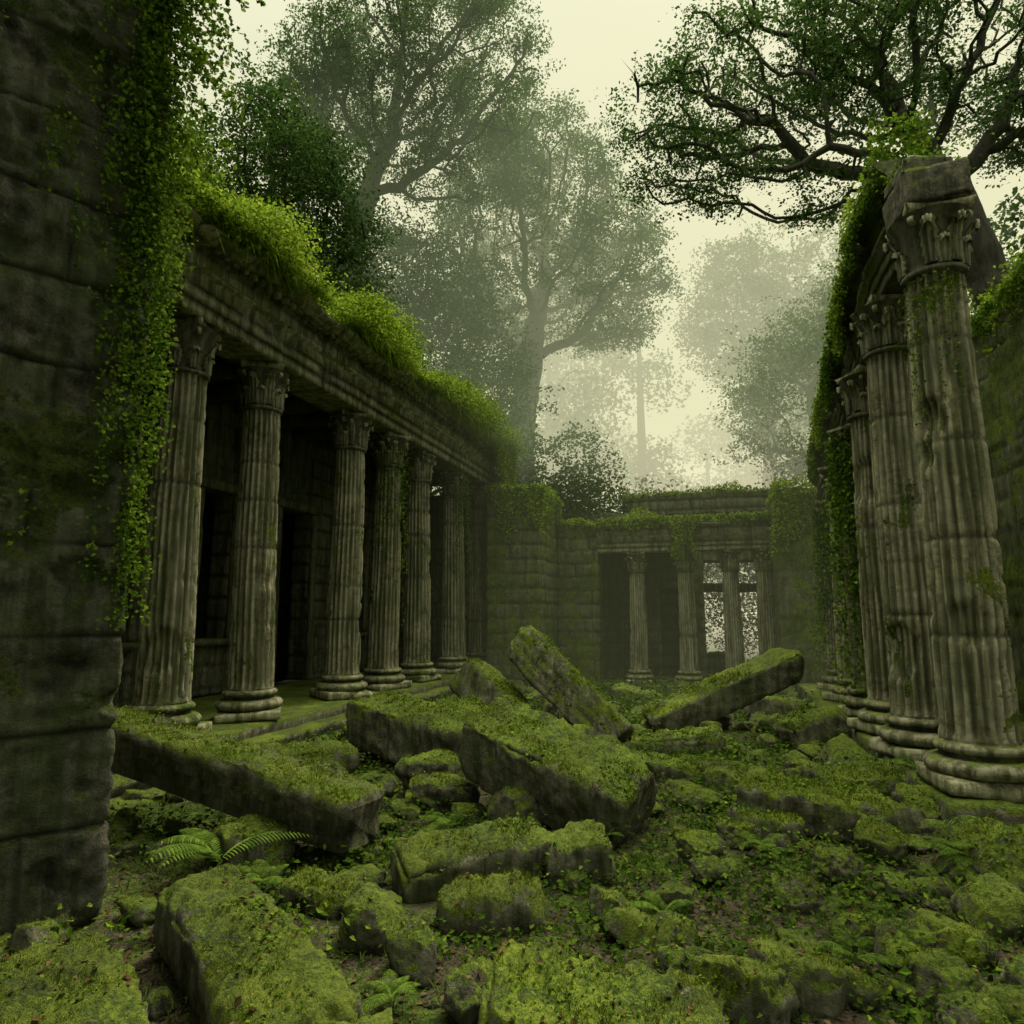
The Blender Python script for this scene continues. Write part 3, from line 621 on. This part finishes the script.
for (x,y,z,L_) in ((-3.75,4.75,.1,.6),(-3.2,4.6,.05,.3),(-3.3,3.9,.05,.28),(-2.0,5.9,0,.28),(-.4,5.0,0,.24),(1.9,6.6,.05,.38),(2.3,7.1,.1,.45),(-2.5,6.4,0,.3),
                 (-3.9,7.0,.05,.45),(1.2,6.0,0,.26),(-5.0,7.3,.0,.55),(-.3,9.6,0,.35),(2.2,9.0,.2,.5),(-4.6,12,.0,.5),(.7,4.7,0,.24),(1.1,3.3,0,.26),(.2,2.9,0,.2),(-1.7,3.6,0,.2),
                 (1.6,4.3,.0,.3),(2.1,5.2,.05,.35),(.35,6.5,0,.28),(1.5,8.0,.05,.35),(-1.0,6.5,0,.28),(-2.3,5.2,0,.25)):
    mb=MB();fern(mb,np.array([x,y,max(z,ghp(x,y))]),rng.integers(8,13),L_);mb.build('fern',[M_fern],smooth=False)

mb=MB()
def crest(xo,y0,y1,zt,nrm,n,mb,amp=1.,seed=0,hang=.5):
    y=rng.uniform(y0,y1,n);q=np.stack([y*.55,y*0+seed,y*0],1);dn=sstep(-.5,.35,fbm(q,3,seed+41))
    k=rng.random(n)<dn*1.1+.04;y=y[k];dn=dn[k];m=len(y)
    P=np.stack([xo+rng.normal(size=m)*.16,y,np.full(m,zt)],1)
    D=np.stack([nrm*rng.uniform(-.2,1.1,m),rng.normal(size=m)*.6,rng.uniform(.3,1.3,m)],1)
    blades(mb,P,D,rng.uniform(.15,.42,m)*amp*(.4+dn),.02,rng.uniform(.6,1.5,m),1)
    m2=int(m*7);idx=rng.integers(0,m,m2);h=rng.random(m2)
    C=P[idx]+np.stack([rng.normal(size=m2)*.22+nrm*.12,rng.normal(size=m2)*.15,h*.85*amp*dn[idx]],1)
    leaves(mb,C,rng.uniform(.04,.095,m2),(nrm*.5,0,1),.5,1 if seed==1 else 0,.6)
crest(-6.85,4.5,23.2,ZB+HC+1.32,1,9500,mb,1.1,1)
crest(-7.3,4.5,23.2,ZB+HC+1.38,1,7000,mb,1.5,2)
def lf(s):
    return .2+1.4*max(0,float(vnoise(np.array([[s*.5,1.,2.]]),5)[0]))*1.4
ivy_plane(mb,(-6.64,6.0,ZB+HC+1.5),(0,1,0),(1,0,0),17.,lf,900,.065,.14,1)
for n_,yy in enumerate(YL[1:]):
    if n_ in (3,5):
        for k in range(26):
            a=rng.uniform(-80,60);C=strand((XL+.36*math.cos(math.radians(a)),yy+.36*math.sin(math.radians(a)),ZB+HC-.1),rng.uniform(.6,4.5),.04,.012)
            leaves(mb,C+rng.normal(size=C.shape)*.03,.055,(1,0,0),.7,0,.8,1)
mb.build('ledge_plants',[M_leafB,M_leafC],smooth=False)

mb=MB()
def lf2(s): return .15+.9*max(0,.1+float(vnoise(np.array([[s*.6,4.,2.]]),8)[0]))
for n_ in range(5):
    a=RC[n_];b=RC[n_+1]
    o=(a[0]-.36,a[1]+(.5 if n_==0 else 0),.3+(b[2] if n_==0 else a[2])+1.12)
    d=np.array([b[0]-a[0],b[1]-a[1],b[2]-a[2]])
    if n_==0: d=np.array([b[0]-a[0],b[1]-a[1]-.5,-.1])
    ln=np.linalg.norm(d)
    ivy_plane(mb,o,d/ln,(-1,0,0),ln,lf2,90,.06,.08,1 if n_%2 else 0)
    t=rng.random(3000);C=np.array(o)+d*t[:,None]+np.stack([rng.uniform(.0,.7,3000),rng.normal(size=3000)*.05,-.05+.55*rng.random(3000)*(.2+np.clip(.2+fbm(np.stack([t*ln*1.2,t*0+n_,t*0],1),2,3),0,1)*2)],1)
    leaves(mb,C,rng.uniform(.04,.09,3000),(0,0,1),.5,n_%2,.6)
t=rng.random(600);C=np.stack([2.5+rng.normal(size=600)*.2,8.15+rng.normal(size=600)*.25,6.95+rng.random(600)*.12],1);leaves(mb,C,.045,(0,0,1),.5,0,.6)
for (x,y,h,r) in (RC[3],RC[5]):
    for k in range(110):
        a=rng.uniform(100,330);C=strand((x+(r+.02)*math.cos(math.radians(a)),y+(r+.02)*math.sin(math.radians(a)),.3+h-.1),rng.uniform(.5,h*.95),.05,.015)
        leaves(mb,C+rng.normal(size=C.shape)*.05,.07,(-1,-.5,0),.7,0,.8,1)
for k in range(14):
    x,y,h,r=RC[0];a=rng.uniform(150,280);C=strand((x+(r*.9)*math.cos(math.radians(a)),y+(r*.9)*math.sin(math.radians(a)),.3+h-.8),rng.uniform(.3,2.2),.035,.01)
    leaves(mb,C+rng.normal(size=C.shape)*.02,.035,(-1,-.5,0),.7,0,.8,1)
for (y0,y1,zt) in ((4.6,9.6,4.8),(9.6,14.6,7.0),(14.6,19.4,5.8)):
    n=6500;C=np.stack([rng.uniform(4.6,5.6,n),rng.uniform(y0,y1,n),zt+rng.normal(size=n)*.25],1);C[:,2]+=.35*fbm(C*np.array([1,1,0])*1.2,2,5)
    leaves(mb,C,rng.uniform(.05,.1,n),(0,0,1),.5,1,.6)
    ivy_plane(mb,(4.66,y0,zt+.1),(0,1,0),(-1,0,0),y1-y0,lambda s:.3+1.6*max(0,float(vnoise(np.array([[s*.7+y0,4.,2.]]),8)[0])),170,.07,.1)
mb.build('ivy',[M_leafB,M_leafC],smooth=False)

mb=MB()
ivy_plane(mb,(-3.7,23.35,5.3),(1,0,0),(0,-1,0),6.0,lambda s:.2+.35*abs(float(vnoise(np.array([[s*1.5,4.,2.]]),8)[0]))+(1.3 if 2.5<s<3.2 else 0),260,.08,.12,1)
ivy_plane(mb,(-6.9,20.93,6.15),(1,0,0),(0,-1,0),1.7,lambda s:.4+2.2*abs(float(vnoise(np.array([[s*1.5,4.,2.]]),9)[0])),70,.08,.06,1)
ivy_plane(mb,(-5.12,21.,6.1),(0,1,0),(1,0,0),2.8,lambda s:.3+1.6*abs(float(vnoise(np.array([[s*1.5,4.,2.]]),10)[0])),80,.08,.06,1)
ivy_plane(mb,(1.95,21.93,5.7),(1,0,0),(0,-1,0),2.3,lambda s:.4+2.4*abs(float(vnoise(np.array([[s*1.5,4.,2.]]),12)[0])),110,.08,.06,1)
for (x0,x1,y0,y1,zt,n) in ((-7,-5.1,20.9,24.6,6.1,5200),(-5.2,-3.7,23.6,24.5,5.15,2000),(1.9,4.4,21.9,24.6,5.75,5000),(-3.7,2.2,23.4,24.4,5.2,4500),(-3.4,2.6,28.1,29,6.9,3500),(4.3,5,20,24.6,4.3,1800)):
    C=np.stack([rng.uniform(x0,x1,n),rng.uniform(y0,y1,n),np.zeros(n)],1);hb=np.clip(fbm(C*.9+7,3,6)+.35,0,1);C[:,2]=zt-.1+rng.random(n)*.7*hb
    leaves(mb,C,rng.uniform(.06,.12,n),(0,0,1),.5,1,.6)
mb.build('ivy',[M_leafB,M_leafC],smooth=False)

mb=MB();C=[]
for k in range(290):
    zt=rng.uniform(2.4,8.8) if k>120 else rng.uniform(5.0,8.4)
    s=-abs(rng.normal())*.16*(.4+.12*zt);Lh=rng.uniform(.2,1.2)*(1+.4*(zt>5))
    if k%6==0: s=-rng.uniform(0,2.2);Lh=.5
    c=strand((0,0,zt),Lh,.03,.014)
    base=np.array([-3.95+u[0]*s+u[1]*.05,3.9+u[1]*s-u[0]*.05,0]);c=c+base
    if rng.random()<.5: c=c+np.array([u[0],u[1],0])*.10
    c=np.repeat(c,2,0)+rng.normal(size=(2*len(c),3))*.032;C.append(c)
C=np.concatenate(C);C=C[C[:,2]>1.9];leaves(mb,C,rng.uniform(.02,.043,len(C)),(.7,-.5,.2),.6,0,.75,1)
for k in range(34):
    st=np.array([-3.9+rng.uniform(-.1,.15),3.95+rng.uniform(-.3,.2),rng.uniform(6.0,7.6)]);n=60
    C2=st+np.cumsum(rng.normal(size=(n,3))*.015+np.array([.008*rng.random(),.003,-.008]),0);leaves(mb,C2,.04,(0,0,1),.4,0,.7)
mb.build('ivy',[M_leafB],smooth=False)

# ================================================================== TREES
def colonize(trunk,attr,step,kill,infl=1e9,maxit=160,seed=0,up=.12):
    rs=np.random.default_rng(seed);nodes=[];par=[]
    trunk=np.array(trunk,float)
    for a,b in zip(trunk[:-1],trunk[1:]):
        k=max(1,int(np.linalg.norm(b-a)/step))
        for q in range(k): nodes.append(a+(b-a)*q/k+rs.normal(size=3)*.06*step);par.append(len(nodes)-2)
    nodes.append(trunk[-1]);par.append(len(nodes)-2);par[0]=-1
    nodes=np.array(nodes);par=list(par);A=attr.copy()
    D=np.linalg.norm(A[:,None]-nodes[None],axis=2);near=D.argmin(1);dist=D.min(1)
    for it in range(maxit):
        if len(A)==0: break
        act=dist<infl
        if not act.any(): break
        dirs=unit(A-nodes[near]);S=np.zeros_like(nodes);np.add.at(S,near[act],dirs[act]);ids=np.unique(near[act])
        nd=unit(unit(S[ids])+rs.normal(size=(len(ids),3))*.25+np.array([0,0,up]));new=nodes[ids]+nd*step
        dd=np.linalg.norm(new[:,None]-nodes[None],axis=2).min(1);ok=dd>step*.45;new=new[ok];pid=ids[ok]
        if len(new)==0: break
        off=len(nodes);nodes=np.concatenate([nodes,new]);par+=list(pid)
        Dn=np.linalg.norm(A[:,None]-new[None],axis=2);m=Dn.min(1);am=Dn.argmin(1)
        b=m<dist;near=np.where(b,am+off,near);dist=np.minimum(dist,m)
        k=dist>kill;A=A[k];near=near[k];dist=dist[k]
    return nodes,np.array(par)
def blobs(bl,n,seed):
    rs=np.random.default_rng(seed);P=[]
    vol=np.array([b[3]*b[4]*b[5] for b in bl]);cnt=(n*vol/vol.sum()).astype(int)
    for b,c in zip(bl,cnt):
        d=unit(rs.normal(size=(c,3)))*(rs.random(c)[:,None]**(1/2.8));P.append(d*np.array(b[3:6])+np.array(b[:3]))
    return np.concatenate(P)
def tree(name,trunk,bl,r0,nattr=700,step=.6,kill=.8,leaf=.16,spread=.5,seed=0,gap=-.15,lm=None,ntot=60000):
    at=blobs(bl,nattr,seed);nodes,par=colonize(trunk,at,step,kill,seed=seed)
    n=len(nodes);rad=np.zeros(n)
    for k in range(n-1,-1,-1):
        if rad[k]==0: rad[k]=1.
        else: rad[k]=rad[k]**(1/2.3)
        if par[k]>=0: rad[par[k]]+=rad[k]**2.3
    rel=rad/rad.max();rad=.008+r0*rel**1.3;rad=np.maximum(rad,.012)
    mb=MB();c=np.arange(1,n);p=par[1:];a=nodes[p];b=nodes[c];ra=np.minimum(rad[p],rad[c]*1.35);rb=rad[c]
    ns=7;d=unit(b-a);ref=np.where(np.abs(d[:,2:])>.9,np.array([[1.,0,0]]),np.array([[0,0,1.]]));s1=unit(np.cross(d,ref));s2=np.cross(d,s1)
    b=b+d*rb[:,None]*.25
    rows=[]
    for (cc,rr) in ((a,ra),(b,rb)):
        for q in range(ns):
            t=2*math.pi*q/ns;rows.append(cc+(s1*math.cos(t)+s2*math.sin(t))*rr[:,None])
    V=np.stack(rows,1).reshape(-1,3);base=np.arange(len(a))[:,None]*2*ns
    F=np.concatenate([base+np.array([q,(q+1)%ns,ns+(q+1)%ns,ns+q]) for q in range(ns)]);mb.add(V,F,0)
    tip=nodes[rel<np.quantile(rel,.8)];zt=np.array([b_[2]-b_[5] for b_ in bl]).min();tip=tip[tip[:,2]>zt-1]
    nt_=len(tip)*3;ti=rng.integers(0,len(tip),nt_);tw=unit(rng.normal(size=(nt_,3))+np.array([0,0,.3]))
    spikes(mb,tip[ti],tw,rng.uniform(.5,1.3,nt_)*spread*1.3,.022)
    nsp=ntot//9;ci=rng.integers(0,len(tip),nsp);S=tip[ci]+rng.normal(size=(nsp,3))*spread*np.array([1,1,.55])
    k=fbm(S*.5+seed,3,seed)+.5*fbm(S*1.5,2,seed+1)>gap;S=S[k]
    C=np.repeat(S,9,0)+rng.normal(size=(len(S)*9,3))*leaf*1.2*np.array([1,1,.5])
    leaves(mb,C,rng.uniform(.6,1.25,len(C))*leaf,(0,0,1),.45,1,.55)
    return mb.build(name,[M_bark,lm or M_leafA],smooth=True)
tree('broadleaf_tree',[(-8.6,30.8,0),(-8.5,30.8,6),(-8.45,30.9,11),(-8.0,30.9,14.5)],[(-7.8,31.2,21.5,5.3,4.5,5.6),(-4.6,31.6,18.5,3.6,3.5,4.2),(-8.2,31,25,3.2,3.2,3.0),(-10.5,31.4,18,2.6,3,3)],.66,1100,.5,.7,.15,.5,1,gap=-.18,ntot=110000)
tree('broadleaf_tree',[(-15.2,22.6,0),(-14.9,22.7,8),(-14.4,22.9,14),(-13.2,23.3,18.5)],[(-11.6,23.8,25,5.2,4,4.6),(-8.0,24.5,24.5,2.5,3,3.4),(-15.5,23.6,23.5,3.,3,4),(-10,24,20.2,2.6,2.6,1.6)],.50,1000,.45,.66,.13,.42,2,gap=-.1,ntot=100000)
tree('broadleaf_tree',[(-14.8,18.5,0),(-14.8,18.6,8),(-14.6,18.7,12)],[(-14.6,18.7,16.0,4.0,3.2,4.0),(-13,19.5,13.5,3,2.5,3)],.34,500,.5,.8,.13,.55,3,gap=-.3,ntot=65000)
tree('broadleaf_tree',[(8.3,18.4,0),(8.0,18.8,6),(7.3,19.4,10.5),(6.6,19.4,13.2)],[(6.2,19.3,18.0,4.0,3.2,3.2),(2.2,18.9,17.0,3.4,2.8,2.4),(-.2,18.4,15.6,2.2,2.2,2.2),(9.2,19,16.5,2.6,3,3),(3.2,18.7,13.3,3.4,1.8,.9)],.5,1200,.38,.56,.105,.38,4,gap=-.06,ntot=105000)
tree('broadleaf_tree',[(3.6,42.7,0),(3.7,42.7,10),(3.8,42.7,15)],[(3.9,42.7,20.5,5.2,4,5.2),(6.5,43,16,3.5,3,3.5)],.4,500,.7,1.0,.22,.7,5,gap=-.2,ntot=45000)
tree('broadleaf_tree',[(4.6,31.,0),(4.6,31,6)],[(4.4,32,11.2,3.2,3,4.6),(6.8,31,13,3,3,4.5)],.3,450,.55,.8,.15,.6,6,gap=-.35,ntot=55000)
tree('broadleaf_tree',[(-13.4,27.5,0),(-13.3,27.5,9)],[(-13.2,27.5,15.5,4.4,3.6,5.2),(-10,28,12,3.,3,3.8)],.35,550,.6,.9,.16,.6,7,gap=-.3,ntot=65000)
mb=MB()
def mass(c,r,n,leaf,seed,gap=-.3):
    rs=np.random.default_rng(seed)
    d=unit(rs.normal(size=(n,3)))*(rs.random(n)[:,None]**(1/2.2));P=d*np.array(r)*(1+.35*fbm(d*2+seed,3,seed))[:,None]+np.array(c)
    k=fbm(P*.45*(.16/leaf)+seed,4,seed)>gap;P=P[k];leaves(mb,P,rs.uniform(.6,1.3,len(P))*leaf,(0,0,1),.4,0,.6)
for n_,(c,r,n,lf_) in enumerate([((-5.5,28.2,6.5),(2.6,1.8,3.8),16000,.15),((-9.5,27,6),(4,2,5),20000,.16),((-17.5,16,9),(3,6,8),20000,.18),((-18,24,11),(4,6,9),20000,.2),
        ((9.5,15,7.5),(2.6,5,4.5),18000,.14),((10,22,9),(3,4,6),16000,.17),((7.5,27,6),(3,3,5.5),14000,.17),((2.2,31,4.2),(4,1.6,3.6),11000,.16),((-2.5,33,4),(4.5,2,4.2),11000,.18),((.7,29.6,1.3),(2.4,.5,2.6),6000,.09)]):
    mass(c,r,n,lf_,60+n_,-.3 if lf_>.1 else -.1)
mb.build('forest_understory',[M_leafA],smooth=False)
# unseen leaf masses added behind and beside the camera to shade the foreground
mb=MB();mass((-3,-4,13),(9,6,3.2),15000,.5,91,-.15);mass((4,-3,12),(5,5,2.6),9000,.5,92,-.15);mass((10,2.5,9.5),(2.6,4.5,3.5),8000,.45,93,-.2);mb.build('unseen_shade_leaves',[M_leafA],smooth=False)
mb=MB()
for k in range(52):
    x=-46+92*(k/51.)+rng.normal()*1.5;y=rng.uniform(42,74);h=rng.uniform(12,24)
    if -4<x*50/y<5: h*=.8;y=max(y,56)
    for q in range(4):
        mass((x+rng.normal()*2,y+rng.normal()*2,h-q*h*.22+rng.normal()),(rng.uniform(2.5,4.6),3,rng.uniform(2,3.6)),2000,.33,500+k*7+q,-.2)
    V,F=lathe([(.45,0),(.3,h*.6),(.1,h)],7);mb.add(V+np.array([x,y,0]),F,1)
mb.build('distant_trees',[M_leafA,M_bark],smooth=False)

# ================================================================== GLOWING MIST (volumes)
def glowing_mist(lo,hi,dens,col,name='glowing_mist'):
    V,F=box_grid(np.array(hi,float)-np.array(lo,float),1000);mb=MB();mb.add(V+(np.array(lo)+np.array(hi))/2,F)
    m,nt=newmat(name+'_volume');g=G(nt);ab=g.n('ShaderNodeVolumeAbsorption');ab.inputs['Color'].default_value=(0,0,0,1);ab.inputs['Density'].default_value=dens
    em=g.n('ShaderNodeEmission');em.inputs[0].default_value=tuple(col)+(1,);em.inputs[1].default_value=dens  # even emission stands in for light scattered inside the mist
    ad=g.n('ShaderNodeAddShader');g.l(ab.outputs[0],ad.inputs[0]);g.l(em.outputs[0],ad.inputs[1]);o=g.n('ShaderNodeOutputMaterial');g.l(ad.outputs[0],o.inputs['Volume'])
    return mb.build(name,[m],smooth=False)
glowing_mist((-6.3,13,-2),(40,22.9,7.4),.0045,(.52,.56,.28))
glowing_mist((-60,19.5,7.45),(60,29.2,34),.021,(.52,.60,.32))
glowing_mist((-90,29.3,-2),(90,100,36),.042,(.90,.86,.56))

# ================================================================== WORLD + SUN + CAMERA
w=bpy.data.worlds.new('World');sc.world=w;w.use_nodes=True;nt=w.node_tree;nt.nodes.clear();g=G(nt)
sky=g.n('ShaderNodeTexSky');sky.sky_type='NISHITA';sky.sun_disc=False;sky.sun_elevation=math.radians(56);sky.sun_rotation=math.radians(22);sky.dust_density=4;sky.air_density=1.5
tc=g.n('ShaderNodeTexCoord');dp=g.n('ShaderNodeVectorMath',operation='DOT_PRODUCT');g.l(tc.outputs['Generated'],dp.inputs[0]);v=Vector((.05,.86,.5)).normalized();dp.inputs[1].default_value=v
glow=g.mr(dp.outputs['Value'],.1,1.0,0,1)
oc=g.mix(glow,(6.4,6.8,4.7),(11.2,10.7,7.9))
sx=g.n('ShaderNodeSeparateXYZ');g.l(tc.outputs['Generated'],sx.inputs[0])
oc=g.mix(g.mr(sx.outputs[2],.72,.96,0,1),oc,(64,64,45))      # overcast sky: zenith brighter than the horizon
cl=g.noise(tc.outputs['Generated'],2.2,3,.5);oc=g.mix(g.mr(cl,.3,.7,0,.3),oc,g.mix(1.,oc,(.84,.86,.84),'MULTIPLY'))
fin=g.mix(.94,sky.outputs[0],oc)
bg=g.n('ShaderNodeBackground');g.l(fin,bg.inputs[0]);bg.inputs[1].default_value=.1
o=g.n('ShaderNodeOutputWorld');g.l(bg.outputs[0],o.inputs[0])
sd=bpy.data.lights.new('sun','SUN');sd.energy=5.0;sd.angle=math.radians(10);sd.color=(1,.91,.66)
so=bpy.data.objects.new('sun',sd);sc.collection.objects.link(so)
el=math.radians(56);az=math.radians(22)
dv=-Vector((math.sin(az)*math.cos(el),math.cos(az)*math.cos(el),math.sin(el)));so.rotation_euler=dv.to_track_quat('-Z','Y').to_euler()
cd=bpy.data.cameras.new('camera');cd.lens=24;cd.sensor_width=36;cd.clip_end=2000;cam=bpy.data.objects.new('camera',cd);sc.collection.objects.link(cam)
cam.location=(0,0,2.0);cam.rotation_euler=(math.radians(90+8.58),0,math.radians(16.15));sc.camera=cam
sc.view_settings.view_transform='Standard';sc.view_settings.look='None';sc.view_settings.exposure=0
print('built in',time.time()-T0)
